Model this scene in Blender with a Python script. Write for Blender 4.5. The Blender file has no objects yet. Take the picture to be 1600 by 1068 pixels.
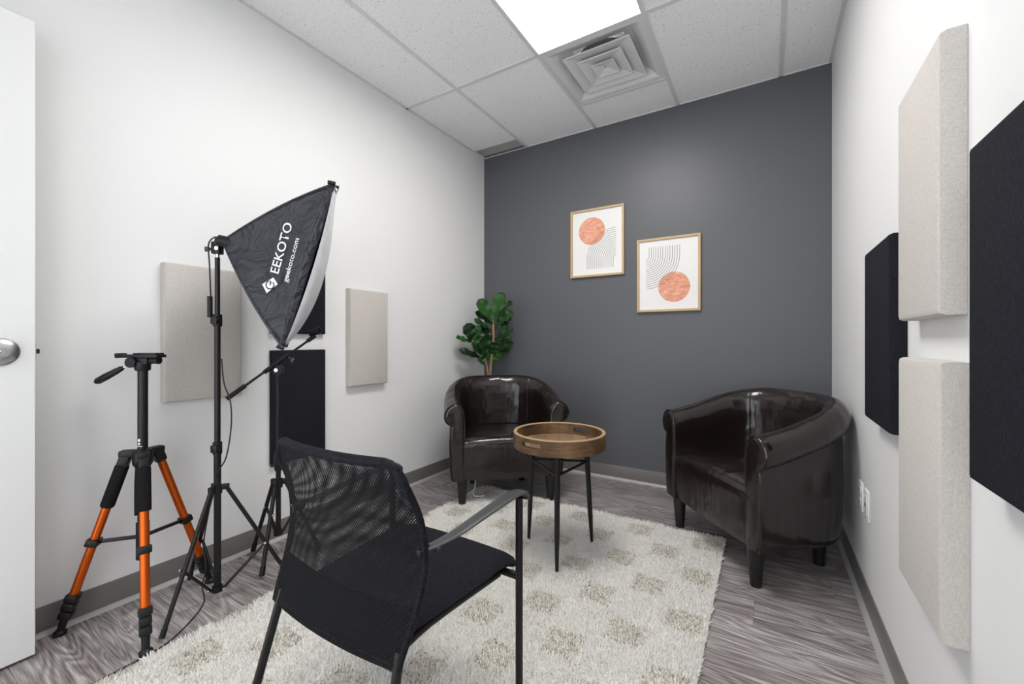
import bpy, bmesh, math, random
import numpy as np
from mathutils import Vector as V, Matrix

random.seed(4)
SC = bpy.context.scene
COL = SC.collection
PI = math.pi

# ------------------------------------------------------------------ camera
F_PX, CXP, CYP = 651.0, 800.0, 533.0
YAW = math.atan(397 / 651)
CAM = V((0, 0, 1.045))
cd = bpy.data.cameras.new('camera')
cd.sensor_width = 36; cd.lens = F_PX / 1600 * 36
cd.shift_y = -1 / 1600
cd.clip_start = 0.02
cam = bpy.data.objects.new('camera', cd)
cam.location = CAM
cam.rotation_euler = (PI / 2, 0, YAW)
COL.objects.link(cam)
SC.camera = cam

# ------------------------------------------------------------------ world, exposure
SC.view_settings.view_transform = 'Standard'
SC.view_settings.look = 'None'
SC.view_settings.gamma = 1
SC.view_settings.use_curve_mapping = False
SC.view_settings.exposure = 0.50
wd = bpy.data.worlds.new('world'); SC.world = wd; wd.use_nodes = True
wd.node_tree.nodes['Background'].inputs[0].default_value = (0.93, 0.96, 1.0, 1)
wd.node_tree.nodes['Background'].inputs[1].default_value = 2.0
LAMP_STRENGTH = 13.0

# ------------------------------------------------------------------ room size (metres)
XL, XR, YB, YF, ZC = -2.201, 0.336, 3.12, -0.62, 2.713
FW = V((-math.sin(YAW), math.cos(YAW), 0)); RT = V((math.cos(YAW), math.sin(YAW), 0)); UP = V((0, 0, 1))
def ray(x, y): return FW + RT * ((x - CXP) / F_PX) + UP * ((CYP - y) / F_PX)
def dep(x, y, z): return CAM + ray(x, y) * z          # a point at a given distance along the view axis

# ------------------------------------------------------------------ mesh helpers
def box(bm, c, s, R=None, bev=0.0, seg=2):
    t = bmesh.new()
    bmesh.ops.create_cube(t, size=1)
    for v in t.verts: v.co = V((v.co.x * s[0], v.co.y * s[1], v.co.z * s[2]))
    if bev: bmesh.ops.bevel(t, geom=list(t.edges), offset=bev, segments=seg, affect='EDGES', profile=0.5)
    M = Matrix.Translation(V(c)) @ (R.to_4x4() if R is not None else Matrix())
    t.transform(M); merge(bm, t)
def merge(bm, t):
    m = bpy.data.meshes.new('tmp'); t.to_mesh(m); t.free(); bm.from_mesh(m); bpy.data.meshes.remove(m)
def frame(d):
    d = d.normalized()
    a = V((0, 0, 1)) if abs(d.z) < 0.95 else V((1, 0, 0))
    x = a.cross(d).normalized(); y = d.cross(x)
    return x, y
def basis(d, upv):
    "3x3 whose local X runs along d and local Z is near upv"
    x = V(d).normalized(); z = V(upv); y = z.cross(x).normalized(); z = x.cross(y)
    return Matrix((x, y, z)).transposed()
def cyl(bm, p0, p1, r0, r1=None, n=16):
    r1 = r0 if r1 is None else r1
    tube(bm, [p0, p1], [r0, r1], n)
def tube(bm, pts, r, n=10, sx=1.0, sy=1.0, x0=None):
    pts = [V(p) for p in pts]
    k = len(pts); rr = r if isinstance(r, (list, tuple)) else [r] * k
    rings = []; X = x0
    for i, p in enumerate(pts):
        d = (pts[min(i + 1, k - 1)] - pts[max(i - 1, 0)])
        d.normalize()
        if X is None: X, Y = frame(d)
        else:
            X = (X - d * X.dot(d)).normalized(); Y = d.cross(X)
        rings.append([bm.verts.new(p + (X * math.cos(2 * PI * j / n) * sx + Y * math.sin(2 * PI * j / n) * sy) * rr[i]) for j in range(n)])
    for a, b in zip(rings, rings[1:]):
        for j in range(n): bm.faces.new((a[j], a[(j + 1) % n], b[(j + 1) % n], b[j]))
    bm.faces.new(rings[0][::-1]); bm.faces.new(rings[-1])
def smooth_path(pts, m=6):
    pts = [V(p) for p in pts]; P = [pts[0]] + pts + [pts[-1]]; out = []
    for i in range(1, len(P) - 2):
        for q in range(m):
            t = q / m; a, b, c, d = P[i - 1], P[i], P[i + 1], P[i + 2]
            out.append(0.5 * ((2 * b) + (c - a) * t + (2 * a - 5 * b + 4 * c - d) * t * t + (3 * b - a - 3 * c + d) * t ** 3))
    out.append(pts[-1]); return out
def lathe(bm, prof, c=(0, 0, 0), n=32, M=None):
    c = V(c); rings = []
    for r, z in prof:
        ring = []
        for j in range(n):
            p = V((r * math.cos(2 * PI * j / n), r * math.sin(2 * PI * j / n), z))
            ring.append(bm.verts.new((M @ p if M is not None else p) + c))
        rings.append(ring)
    for a, b in zip(rings, rings[1:]):
        for j in range(n): bm.faces.new((a[j], a[(j + 1) % n], b[(j + 1) % n], b[j]))
    bm.faces.new(rings[0][::-1]); bm.faces.new(rings[-1])
def grid(bm, fn, nu, nv, uv=None):
    "fn(u,v) -> point for u,v in 0..1; uv(u,v) -> texture coordinate"
    g = [[bm.verts.new(fn(i / nu, j / nv)) for j in range(nv + 1)] for i in range(nu + 1)]
    L = bm.loops.layers.uv.verify() if uv else None
    for i in range(nu):
        for j in range(nv):
            f = bm.faces.new((g[i][j], g[i + 1][j], g[i + 1][j + 1], g[i][j + 1]))
            if uv:
                for lp, (a, b) in zip(f.loops, ((i, j), (i + 1, j), (i + 1, j + 1), (i, j + 1))): lp[L].uv = uv(a / nu, b / nv)
def prism(bm, poly, d):
    "polygon of 3D points extruded by the vector d"
    a = [bm.verts.new(V(p)) for p in poly]; b = [bm.verts.new(V(p) + V(d)) for p in poly]; n = len(a)
    bm.faces.new(a[::-1]); bm.faces.new(b)
    for i in range(n): bm.faces.new((a[i], a[(i + 1) % n], b[(i + 1) % n], b[i]))
def obj(name, bm, m, parent=None, smooth=40, mods=(), solid=0):
    bmesh.ops.recalc_face_normals(bm, faces=list(bm.faces))
    me = bpy.data.meshes.new(name); bm.to_mesh(me); bm.free()
    me.materials.append(m)
    if smooth:
        me.shade_smooth(); me.set_sharp_from_angle(angle=math.radians(smooth))
    o = bpy.data.objects.new(name, me); COL.objects.link(o)
    if parent is not None: o.parent = parent
    if solid:
        md = o.modifiers.new('thickness', 'SOLIDIFY'); md.thickness = solid; md.offset = 0
    return o
def B(): return bmesh.new()
def tag(o, label, cat, group=None):
    o['label'] = label; o['category'] = cat
    if group: o['group'] = group
    return o
def thing(name, label, cat, loc=(0, 0, 0), rz=0, group=None):
    o = bpy.data.objects.new(name, None); COL.objects.link(o); o.empty_display_size = 0.1
    o.location = loc; o.rotation_euler = (0, 0, rz)
    return tag(o, label, cat, group)
def struct(o): o['kind'] = 'structure'; return o
def dup(root, loc, rz, label, group=None):
    def cp(o, par):
        c = o.copy(); COL.objects.link(c); c.parent = par
        for ch in o.children: cp(ch, c)
        return c
    r = cp(root, None); r.location = loc; r.rotation_euler = (0, 0, rz); r['label'] = label
    if group: r['group'] = group
    return r

# ------------------------------------------------------------------ materials
def mat(name, col, rough=0.5, metal=0.0, spec=0.5, emit=None, estr=0, coat=0, sheen=0):
    m = bpy.data.materials.new(name); m.use_nodes = True
    b = m.node_tree.nodes['Principled BSDF']
    b.inputs['Base Color'].default_value = (*col, 1); b.inputs['Roughness'].default_value = rough
    b.inputs['Metallic'].default_value = metal; b.inputs['Specular IOR Level'].default_value = spec
    b.inputs['Coat Weight'].default_value = coat; b.inputs['Sheen Weight'].default_value = sheen
    if emit: b.inputs['Emission Color'].default_value = (*emit, 1); b.inputs['Emission Strength'].default_value = estr
    return m
def N(m, t, **kw):
    n = m.node_tree.nodes.new(t)
    for k, v in kw.items():
        if k.startswith('i_'): n.inputs[k[2:].replace('_', ' ')].default_value = v
        else: setattr(n, k, v)
    return n
def L(m, a, b): m.node_tree.links.new(a, b)
def bsdf(m): return m.node_tree.nodes['Principled BSDF']
def coords(m, scale=(1, 1, 1), which='Object'):
    tc = N(m, 'ShaderNodeTexCoord'); mp = N(m, 'ShaderNodeMapping'); mp.inputs['Scale'].default_value = scale
    L(m, tc.outputs[which], mp.inputs['Vector']); return mp.outputs[0]
def noise(m, vec, scale, detail=3, rough=0.5, dist=0):
    n = N(m, 'ShaderNodeTexNoise'); n.inputs['Scale'].default_value = scale; n.inputs['Detail'].default_value = detail
    n.inputs['Roughness'].default_value = rough; n.inputs['Distortion'].default_value = dist
    L(m, vec, n.inputs['Vector']); return n.outputs['Fac']
def ramp(m, fac, stops, interp='LINEAR'):
    r = N(m, 'ShaderNodeValToRGB'); e = r.color_ramp.elements; r.color_ramp.interpolation = interp
    while len(e) < len(stops): e.new(0.5)
    for x, (p, c) in zip(e, stops): x.position = p; x.color = (*c, 1) if len(c) == 3 else c
    L(m, fac, r.inputs[0]); return r.outputs[0]
def bump(m, h, strength=0.3, dist=0.002, prev=None):
    b = N(m, 'ShaderNodeBump'); b.inputs['Strength'].default_value = strength; b.inputs['Distance'].default_value = dist
    L(m, h, b.inputs['Height'])
    if prev: L(m, prev, b.inputs['Normal'])
    else: L(m, b.outputs[0], bsdf(m).inputs['Normal'])
    return b.outputs[0]
def math_(m, op, a, b=None):
    n = N(m, 'ShaderNodeMath', operation=op)
    for i, x in enumerate((a, b)):
        if x is None: continue
        if isinstance(x, (int, float)): n.inputs[i].default_value = x
        else: L(m, x, n.inputs[i])
    return n.outputs[0]

def wall_mat(name, col, rough):
    m = mat(name, col, rough, spec=0.3); v = coords(m)
    bump(m, noise(m, v, 260, 2), 0.06, 0.001); return m
M_WHITE = wall_mat('white_wall_paint', (0.785, 0.785, 0.78), 0.55)
M_GREY = wall_mat('charcoal_wall_paint', (0.112, 0.115, 0.124), 0.40)
M_BASE = mat('grey_rubber_base', (0.165, 0.155, 0.148), 0.28)
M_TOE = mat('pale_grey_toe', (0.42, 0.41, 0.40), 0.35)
M_DOOR = mat('door_paint', (0.74, 0.745, 0.735), 0.35)
M_STEEL = mat('satin_steel', (0.55, 0.56, 0.58), 0.3, 1)
M_CHROME = mat('bright_metal', (0.75, 0.75, 0.76), 0.15, 1)
M_DARKHOLE = mat('dark_gap', (0.01, 0.01, 0.01), 0.6)

def plank_mat():
    m = mat('grey_wood_plank', (0.3, 0.28, 0.27), 0.42, spec=0.45)
    oi = N(m, 'ShaderNodeObjectInfo')
    tc = N(m, 'ShaderNodeTexCoord')
    ad = N(m, 'ShaderNodeVectorMath', operation='MULTIPLY_ADD')
    cb = N(m, 'ShaderNodeCombineXYZ')
    for i in range(3): L(m, oi.outputs['Random'], cb.inputs[i])
    L(m, cb.outputs[0], ad.inputs[0]); ad.inputs[1].default_value = (37, 53, 11); L(m, tc.outputs['Object'], ad.inputs[2])
    def mp(s):
        n = N(m, 'ShaderNodeMapping'); n.inputs['Scale'].default_value = s; L(m, ad.outputs[0], n.inputs['Vector']); return n.outputs[0]
    # long cathedral figure: thin rings cut from a stretched, distorted field
    fld = noise(m, mp((0.9, 6.0, 1)), 1.3, 2, 0.5, 0.6)
    rings = math_(m, 'SINE', math_(m, 'MULTIPLY', fld, 95))
    fine = noise(m, mp((2.2, 60, 1)), 3.0, 5, 0.65)
    streak = noise(m, mp((0.8, 16, 1)), 2.2, 3, 0.6)
    s = math_(m, 'ADD', math_(m, 'MULTIPLY', rings, 0.075), math_(m, 'MULTIPLY', fine, 0.75))
    s = math_(m, 'ADD', s, math_(m, 'MULTIPLY', streak, 0.30))
    s = math_(m, 'ADD', s, math_(m, 'MULTIPLY', oi.outputs['Random'], 0.10))
    c = ramp(m, s, [(0.34, (0.090, 0.075, 0.072)), (0.50, (0.205, 0.180, 0.175)), (0.64, (0.33, 0.30, 0.293)), (0.80, (0.55, 0.525, 0.515))])
    L(m, c, bsdf(m).inputs['Base Color'])
    bump(m, fine, 0.12, 0.001); return m
M_PLANK = plank_mat()

def tile_mat():
    m = mat('mineral_ceiling_tile', (0.72, 0.72, 0.72), 0.9, spec=0.1); v = coords(m)
    a = noise(m, v, 95, 3, 0.6); b = noise(m, v, 230, 2, 0.6)
    pits = ramp(m, a, [(0.31, (0.25,) * 3), (0.375, (0.75,) * 3)])
    dots = ramp(m, b, [(0.30, (0.45,) * 3), (0.40, (0.76,) * 3)])
    mx = N(m, 'ShaderNodeMix', data_type='RGBA', blend_type='MULTIPLY'); mx.inputs[0].default_value = 1
    L(m, pits, mx.inputs[6]); L(m, dots, mx.inputs[7])
    g = N(m, 'ShaderNodeMix', data_type='RGBA', blend_type='MULTIPLY'); g.inputs[0].default_value = 1
    L(m, mx.outputs[2], g.inputs[6]); g.inputs[7].default_value = (1.62, 1.62, 1.63, 1)
    L(m, g.outputs[2], bsdf(m).inputs['Base Color'])
    bump(m, a, 0.35, 0.002); return m
M_TILE = tile_mat()
M_TBAR = mat('grid_white', (0.70, 0.70, 0.70), 0.4)
M_VENT = mat('vent_white', (0.72, 0.72, 0.73), 0.4)
M_LAMP = mat('lamp_lens', (0.9, 0.9, 0.9), 0.5, emit=(1.0, 0.985, 0.965), estr=LAMP_STRENGTH)

def fabric_mat(name, col, col2, sc=420, strength=0.35, rough=0.95, sheen=0.1):
    m = mat(name, col, rough, spec=0.1, sheen=sheen); v = coords(m)
    vx = N(m, 'ShaderNodeMapping'); vx.inputs['Scale'].default_value = (1, 1, 0.18); L(m, v, vx.inputs[0])
    vy = N(m, 'ShaderNodeMapping'); vy.inputs['Scale'].default_value = (0.25, 0.25, 1); L(m, v, vy.inputs[0])
    a = noise(m, vx.outputs[0], sc, 2, 0.6); b = noise(m, vy.outputs[0], sc, 2, 0.6)
    s = math_(m, 'MULTIPLY', math_(m, 'ADD', a, b), 0.5)
    L(m, ramp(m, s, [(0.36, col2), (0.62, col)]), bsdf(m).inputs['Base Color'])
    bump(m, s, strength, 0.002); return m
M_BEIGE = fabric_mat('beige_linen', (0.61, 0.575, 0.54), (0.47, 0.44, 0.405), 700, 0.22)
M_NAVY = fabric_mat('black_felt', (0.022, 0.023, 0.029), (0.010, 0.010, 0.014), 600, 0.3, 0.95, 0)
M_SEATFAB = fabric_mat('black_seat_fabric', (0.020, 0.021, 0.026), (0.009, 0.009, 0.012), 700, 0.25, 0.95, 0)

def leather_mat():
    m = mat('dark_brown_leather', (0.0118, 0.0078, 0.0068), 0.18, spec=0.65)
    v = coords(m)
    st = N(m, 'ShaderNodeMapping'); st.inputs['Scale'].default_value = (1.0, 1.0, 0.12); L(m, v, st.inputs[0])
    n0_ = bump(m, noise(m, v, 5.5, 2, 0.5, 0.3), 0.22, 0.05)
    n1 = bump(m, noise(m, st.outputs[0], 13, 2, 0.4, 0.0), 0.25, 0.03, n0_)
    b = N(m, 'ShaderNodeBump'); b.inputs['Strength'].default_value = 0.05; b.inputs['Distance'].default_value = 0.001
    L(m, noise(m, v, 350, 2), b.inputs['Height']); L(m, n1, b.inputs['Normal']); L(m, b.outputs[0], bsdf(m).inputs['Normal'])
    return m
M_LEATHER = leather_mat()
M_BLKWOOD = mat('black_lacquer', (0.008, 0.008, 0.008), 0.35)
M_BLKMET = mat('black_metal', (0.008, 0.008, 0.008), 0.34, spec=0.35)
M_BLKPLA = mat('black_plastic', (0.009, 0.009, 0.010), 0.42, spec=0.3)
M_GREYPLA = mat('dark_grey_armrest', (0.040, 0.041, 0.045), 0.36)
M_FOAM = mat('black_foam', (0.012, 0.012, 0.013), 0.95, spec=0.1)
def orange_mat():
    m = mat('orange_anodised', (0.62, 0.105, 0.008), 0.3, 0.75)
    return m
M_ORANGE = orange_mat()
M_CORD = mat('black_cord', (0.012, 0.012, 0.012), 0.5)
def softbox_mat():
    m = mat('black_nylon', (0.024, 0.025, 0.033), 0.45, spec=0.45); v = coords(m)
    bump(m, noise(m, v, 11, 3, 0.5, 1.0), 0.8, 0.03); return m
M_NYLON = softbox_mat()
M_LIP = softbox_mat(); M_LIP.name = 'black_glossy_strip'; bsdf(M_LIP).inputs['Roughness'].default_value = 0.25
M_DIFF = mat('white_diffuser_cloth', (0.62, 0.62, 0.645), 0.8)
vv = coords(M_DIFF); bump(M_DIFF, noise(M_DIFF, vv, 14, 3, 0.5, 0.8), 0.35, 0.02)
M_PRINT = mat('white_print', (0.82, 0.82, 0.82), 0.7)
def wood_mat():
    m = mat('reclaimed_wood', (0.2, 0.1, 0.04), 0.5); v = coords(m, (6, 6, 1.2))
    oi = N(m, 'ShaderNodeObjectInfo')
    big = noise(m, coords(m, (1, 1, 1)), 9, 2)
    f = noise(m, coords(m, (3, 3, 40)), 4, 5, 0.65)
    s = math_(m, 'ADD', math_(m, 'MULTIPLY', big, 0.6), math_(m, 'MULTIPLY', f, 0.5))
    L(m, ramp(m, s, [(0.38, (0.035, 0.020, 0.011)), (0.52, (0.10, 0.052, 0.022)), (0.64, (0.175, 0.096, 0.040)), (0.76, (0.27, 0.155, 0.070))]), bsdf(m).inputs['Base Color'])
    bump(m, f, 0.25, 0.002); return m
M_WOOD = wood_mat()
def board_mat():
    m = mat('reclaimed_board', (0.2, 0.1, 0.04), 0.5)
    oi = N(m, 'ShaderNodeObjectInfo')
    f = noise(m, coords(m, (3, 45, 3)), 4, 5, 0.65)
    s = math_(m, 'ADD', math_(m, 'MULTIPLY', oi.outputs['Random'], 0.35), math_(m, 'MULTIPLY', f, 0.65))
    L(m, ramp(m, s, [(0.25, (0.06, 0.033, 0.018)), (0.5, (0.17, 0.10, 0.055)), (0.75, (0.30, 0.20, 0.12))]), bsdf(m).inputs['Base Color'])
    return m
M_BOARD = board_mat()
M_RIM = mat('pale_worn_rim', (0.36, 0.24, 0.13), 0.55)
M_FRAME = mat('pale_oak_frame', (0.52, 0.36, 0.20), 0.5)
M_PAPER = mat('white_paper', (0.78, 0.77, 0.755), 0.8)
def coral_mat():
    m = mat('coral_paint', (0.8, 0.32, 0.2), 0.8); v = coords(m, (1, 1, 3))
    L(m, ramp(m, noise(m, v, 22, 4, 0.65, 0.6), [(0.32, (0.60, 0.235, 0.14)), (0.5, (0.74, 0.33, 0.22)), (0.68, (0.80, 0.47, 0.35))]), bsdf(m).inputs['Base Color']); return m
M_CORAL = coral_mat()
M_INK = mat('dark_ink', (0.07, 0.055, 0.055), 0.8)
def leaf_mat():
    m = mat('fig_leaf', (0.03, 0.12, 0.02), 0.38, spec=0.5)
    oi = N(m, 'ShaderNodeObjectInfo')
    s = math_(m, 'ADD', math_(m, 'MULTIPLY', oi.outputs['Random'], 0.5), math_(m, 'MULTIPLY', noise(m, coords(m), 25, 3), 0.5))
    L(m, ramp(m, s, [(0.25, (0.006, 0.026, 0.007)), (0.55, (0.016, 0.068, 0.012)), (0.85, (0.034, 0.12, 0.018))]), bsdf(m).inputs['Base Color']); return m
M_LEAF = leaf_mat()
M_STEM = mat('tan_stem', (0.33, 0.20, 0.12), 0.7)
M_POT = mat('dark_pot', (0.03, 0.03, 0.03), 0.5)
M_SOIL = mat('potting_soil', (0.03, 0.02, 0.012), 0.95)

def mesh_mat():
    m = mat('black_net', (0.007, 0.007, 0.0085), 0.7, spec=0.2)
    uv = N(m, 'ShaderNodeUVMap'); sp = N(m, 'ShaderNodeSeparateXYZ'); L(m, uv.outputs[0], sp.inputs[0])
    k = 2 * PI / 0.0062
    a = math_(m, 'SINE', math_(m, 'MULTIPLY', sp.outputs[0], k)); b = math_(m, 'SINE', math_(m, 'MULTIPLY', sp.outputs[1], k * 0.8))
    hole = math_(m, 'GREATER_THAN', math_(m, 'MULTIPLY', a, b), 0.22)
    tr = N(m, 'ShaderNodeBsdfTransparent'); mx = N(m, 'ShaderNodeMixShader')
    out = m.node_tree.nodes['Material Output']
    L(m, hole, mx.inputs[0]); L(m, bsdf(m).outputs[0], mx.inputs[1]); L(m, tr.outputs[0], mx.inputs[2]); L(m, mx.outputs[0], out.inputs[0])
    return m
M_NET = mesh_mat()
M_NETEDGE = fabric_mat('black_net_roll', (0.016, 0.017, 0.022), (0.004, 0.004, 0.005), 260, 0.8, 0.6, 0)

# ------------------------------------------------------------------ room shell
T = 0.10
def wall(name, lo, hi, m):
    bm = B(); box(bm, [(a + b) / 2 for a, b in zip(lo, hi)], [b - a for a, b in zip(lo, hi)]); return struct(obj(name, bm, m, smooth=0))
wall('wall_left', (XL - T, YF - T, -0.05), (XL, YB + T, ZC + 0.12), M_WHITE)
wall('wall_right', (XR, YF - T, -0.05), (XR + T, YB + T, ZC + 0.12), M_WHITE)
wall('wall_back', (XL, YB, -0.05), (XR, YB + T, ZC + 0.12), M_GREY)
DX0, DX1, DZ = -2.10, -1.17, 2.12
bm = B()
OX0, OX1, OZ0, OZ1 = -1.02, 0.24, 0.30, 2.40                                   # wide unglazed opening added behind the camera to let in soft fill light
for lo, hi in (((XL, YF - T, -0.05), (DX0, YF, ZC + 0.12)), ((DX1, YF - T, -0.05), (OX0, YF, ZC + 0.12)), ((OX1, YF - T, -0.05), (XR, YF, ZC + 0.12)),
               ((OX0, YF - T, -0.05), (OX1, YF, OZ0)), ((OX0, YF - T, OZ1), (OX1, YF, ZC + 0.12)), ((DX0, YF - T, DZ), (DX1, YF, ZC + 0.12))):
    box(bm, [(a + b) / 2 for a, b in zip(lo, hi)], [b - a for a, b in zip(lo, hi)])
struct(obj('wall_front', bm, M_WHITE, smooth=0))
bm = B()
for lo, hi in (((DX0, YF - T, 0), (DX0 + 0.04, YF + 0.012, DZ)), ((DX1 - 0.04, YF - T, 0), (DX1, YF + 0.012, DZ)), ((DX0, YF - T, DZ - 0.04), (DX1, YF + 0.012, DZ))):
    box(bm, [(a + b) / 2 for a, b in zip(lo, hi)], [b - a for a, b in zip(lo, hi)])
struct(obj('trim_1', bm, M_STEEL, smooth=0))

# floor: planks along X
bm = B(); box(bm, ((XL + XR) / 2, (YF + YB) / 2, -0.03), (XR - XL, YB - YF, 0.04))
floor = struct(obj('floor', bm, M_DARKHOLE, smooth=0))
PW, PL = 0.184, 1.22
row = 0; y = YF
while y < YB - 0.001:
    y1 = min(y + PW, YB); x = XL - [0.0, 0.55, 0.95, 0.28, 0.75][row % 5]
    while x < XR:
        a, b = max(x, XL), min(x + PL, XR)
        if b - a > 0.01:
            bm = B(); box(bm, (0, 0, -0.005), (b - a - 0.0007, y1 - y - 0.0007, 0.010))
            o = obj('plank', bm, M_PLANK, floor, smooth=0); o.location = ((a + b) / 2, (y + y1) / 2, 0)
        x += PL
    y += PW; row += 1

# cove base along three walls
PROF = [(0.0, 0.102), (0.004, 0.101), (0.005, 0.098), (0.005, 0.014), (0.011, 0.011), (0.011, 0.0), (0.0, 0.0)]
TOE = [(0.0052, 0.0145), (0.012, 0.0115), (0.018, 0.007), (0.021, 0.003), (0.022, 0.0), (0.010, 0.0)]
def baseboard(name, p0, p1, nrm):
    p0, p1, nrm = V(p0), V(p1), V(nrm); bm = B()
    prism(bm, [p0 + nrm * a + UP * z for a, z in PROF], p1 - p0); o = struct(obj(name, bm, M_BASE, smooth=30))
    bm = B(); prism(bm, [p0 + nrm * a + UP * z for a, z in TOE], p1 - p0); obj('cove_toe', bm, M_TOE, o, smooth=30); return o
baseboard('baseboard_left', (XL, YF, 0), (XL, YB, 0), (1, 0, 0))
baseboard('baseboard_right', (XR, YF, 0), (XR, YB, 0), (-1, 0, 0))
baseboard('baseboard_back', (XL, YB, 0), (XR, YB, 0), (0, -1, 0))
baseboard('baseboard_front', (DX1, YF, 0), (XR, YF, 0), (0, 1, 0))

# ceiling: slab, lay-in tiles and T-bars
bm = B(); box(bm, ((XL + XR) / 2, (YF + YB) / 2, ZC + 0.10), (XR - XL, YB - YF, 0.04))
ceiling = struct(obj('ceiling', bm, M_TBAR, smooth=0))
GX = [XL, -1.749, -1.138, -0.530, 0.079, XR]
GY = [YF, -0.285, 0.935, 2.155, YB]
TB = 0.012
def tile(x0, x1, y0, y1, z=ZC, m=M_TILE, name='ceiling_tile'):
    bm = B(); box(bm, (0, 0, 0.008), (x1 - x0, y1 - y0, 0.016))
    o = obj(name, bm, m, ceiling, smooth=0); o.location = ((x0 + x1) / 2, (y0 + y1) / 2, z); return o
for i in range(5):
    for j in range(4):
        x0, x1, y0, y1 = GX[i], GX[i + 1], GY[j], GY[j + 1]
        if i == 2 and j == 2: continue                       # the lamp
        if i == 2 and j == 3: y0 = 2.768                     # the vent takes the first two feet
        if i == 0 and j == 3: y1 = 2.958                     # the return slot by the wall
        tile(x0, x1, y0, y1)
def bar(x0, x1, y0, y1):
    bm = B(); box(bm, (0, 0, -0.0025), (x1 - x0, y1 - y0, 0.005)); o = obj('t_bar', bm, M_TBAR, ceiling, smooth=0)
    o.location = ((x0 + x1) / 2, (y0 + y1) / 2, ZC)
for x in GX[1:-1]: bar(x - TB, x + TB, YF, YB)
for i in range(5):
    for y in GY[1:-1]: bar(GX[i] + (TB if i else 0), GX[i + 1] - (TB if i < 4 else 0), y - TB, y + TB)
bar(GX[2] + TB, GX[3] - TB, 2.768 - TB, 2.768 + TB)
bar(XL, XL + 0.016, YF, YB); bar(XR - 0.016, XR, YF, YB); bar(XL + 0.016, XR - 0.016, YB - 0.008, YB)
tile(GX[0], GX[1], 2.958, YB, ZC + 0.022, mat('grey_slot_plate', (0.50, 0.50, 0.49), 0.5), 'return_slot_plate')

# ceiling lamp
t = thing('ceiling_light', 'bright white rectangular fluorescent panel set in the ceiling', 'ceiling light', (-0.834, 1.545, ZC))
bm = B(); box(bm, (0, 0, 0.030), (0.58, 1.19, 0.004)); obj('lens', bm, M_LAMP, t, smooth=0)
bm = B()
for sx in (-1, 1): box(bm, (sx * 0.2955, 0, 0.022), (0.012, 1.20, 0.044))
for sy in (-1, 1): box(bm, (0, sy * 0.601, 0.022), (0.58, 0.012, 0.044))
obj('lamp_frame', bm, M_TBAR, t, smooth=0)

# square cone diffuser
t = thing('ceiling_vent', 'white square ceiling air vent with nested louvre rings', 'vent', (-0.834, 2.462, ZC))
def sq(h, z): return [(-h, -h, z), (h, -h, z), (h, h, z), (-h, h, z)]
def frust(bm, hs, th=0.0):
    rings = [[bm.verts.new(p) for p in sq(h, z)] for h, z in hs]
    for a, b in zip(rings, rings[1:]):
        for k in range(4): bm.faces.new((a[k], a[(k + 1) % 4], b[(k + 1) % 4], b[k]))
    return rings
bm = B(); frust(bm, [(0.292, 0.002), (0.268, 0.002), (0.255, 0.006), (0.205, 0.046), (0.155, 0.060)]); obj('vent_pan', bm, M_VENT, t, smooth=0, solid=0.003)
bm = B(); lathe(bm, [(0.162, 0.0), (0.162, 0.03)], (0, 0, 0.063), 24); obj('duct_neck', bm, mat('duct_grey', (0.22, 0.22, 0.23), 0.5), t)
for h, z, in ((0.200, -0.004), (0.134, -0.008)):
    bm = B(); frust(bm, [(h, z + 0.002), (h - 0.006, z), (h - 0.100, z + 0.024)]); obj('louvre_ring', bm, M_VENT, t, smooth=0, solid=0.002)
bm = B(); r = frust(bm, [(0.070, -0.010), (0.066, -0.011), (0.012, 0.003)]); bm.faces.new(r[-1]); obj('centre_plate', bm, M_VENT, t, smooth=0, solid=0.002)
bm = B(); lathe(bm, [(0.006, 0.004), (0.006, -0.001), (0.003, -0.003)], (0, 0, 0.001), 10); obj('screw', bm, M_STEEL, t)

# door leaf standing open along the left wall
hinge, tip = V((-2.052, -0.565, 0)), V((-2.066, 0.357, 0))
dd = (tip - hinge); ang = math.atan2(dd.y, dd.x); DL = dd.length
door = bpy.data.objects.new('door_1', None); COL.objects.link(door); struct(door)
door.location = hinge; door.rotation_euler = (0, 0, ang)                      # local X along the leaf, local -Y into the room
bm = B(); box(bm, (DL / 2, 0.0225, 1.057), (DL, 0.045, 2.094), bev=0.002, seg=1); obj('door_leaf', bm, M_DOOR, door)
HX, HZ = DL - 0.078, 1.012
bm = B(); Mx = Matrix.Rotation(PI / 2, 3, 'X')
lathe(bm, [(0.044, 0), (0.044, 0.006), (0.036, 0.014), (0.016, 0.018)], (HX, 0, HZ), 40, Mx); rose = obj('handle_rose', bm, M_STEEL, door)
bm = B(); cyl(bm, (HX, -0.012, HZ), (HX, -0.058, HZ), 0.013, 0.014, 20); tube(bm, smooth_path([(HX, -0.05, HZ), (HX - 0.03, -0.055, HZ), (HX - 0.115, -0.052, HZ)]), 0.011, 14, 1, 0.8); obj('lever', bm, M_STEEL, rose)
bm = B(); cyl(bm, (HX, -0.058, HZ), (HX, -0.062, HZ), 0.009, None, 20); cy = obj('lock_cylinder', bm, M_CHROME, rose)
bm = B(); box(bm, (DL + 0.001, 0.0225, HZ), (0.003, 0.028, 0.057)); obj('latch_plate', bm, M_STEEL, door, smooth=0)
bm = B(); box(bm, (DL + 0.006, 0.020, HZ), (0.012, 0.012, 0.016), bev=0.002); obj('latch_bolt', bm, M_DARKHOLE, door)
for z in (0.25, 1.05, 1.85):
    bm = B(); cyl(bm, (-0.006, -0.004, z - 0.05), (-0.006, -0.004, z + 0.05), 0.007, None, 10); obj('hinge', bm, M_STEEL, door)

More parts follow.
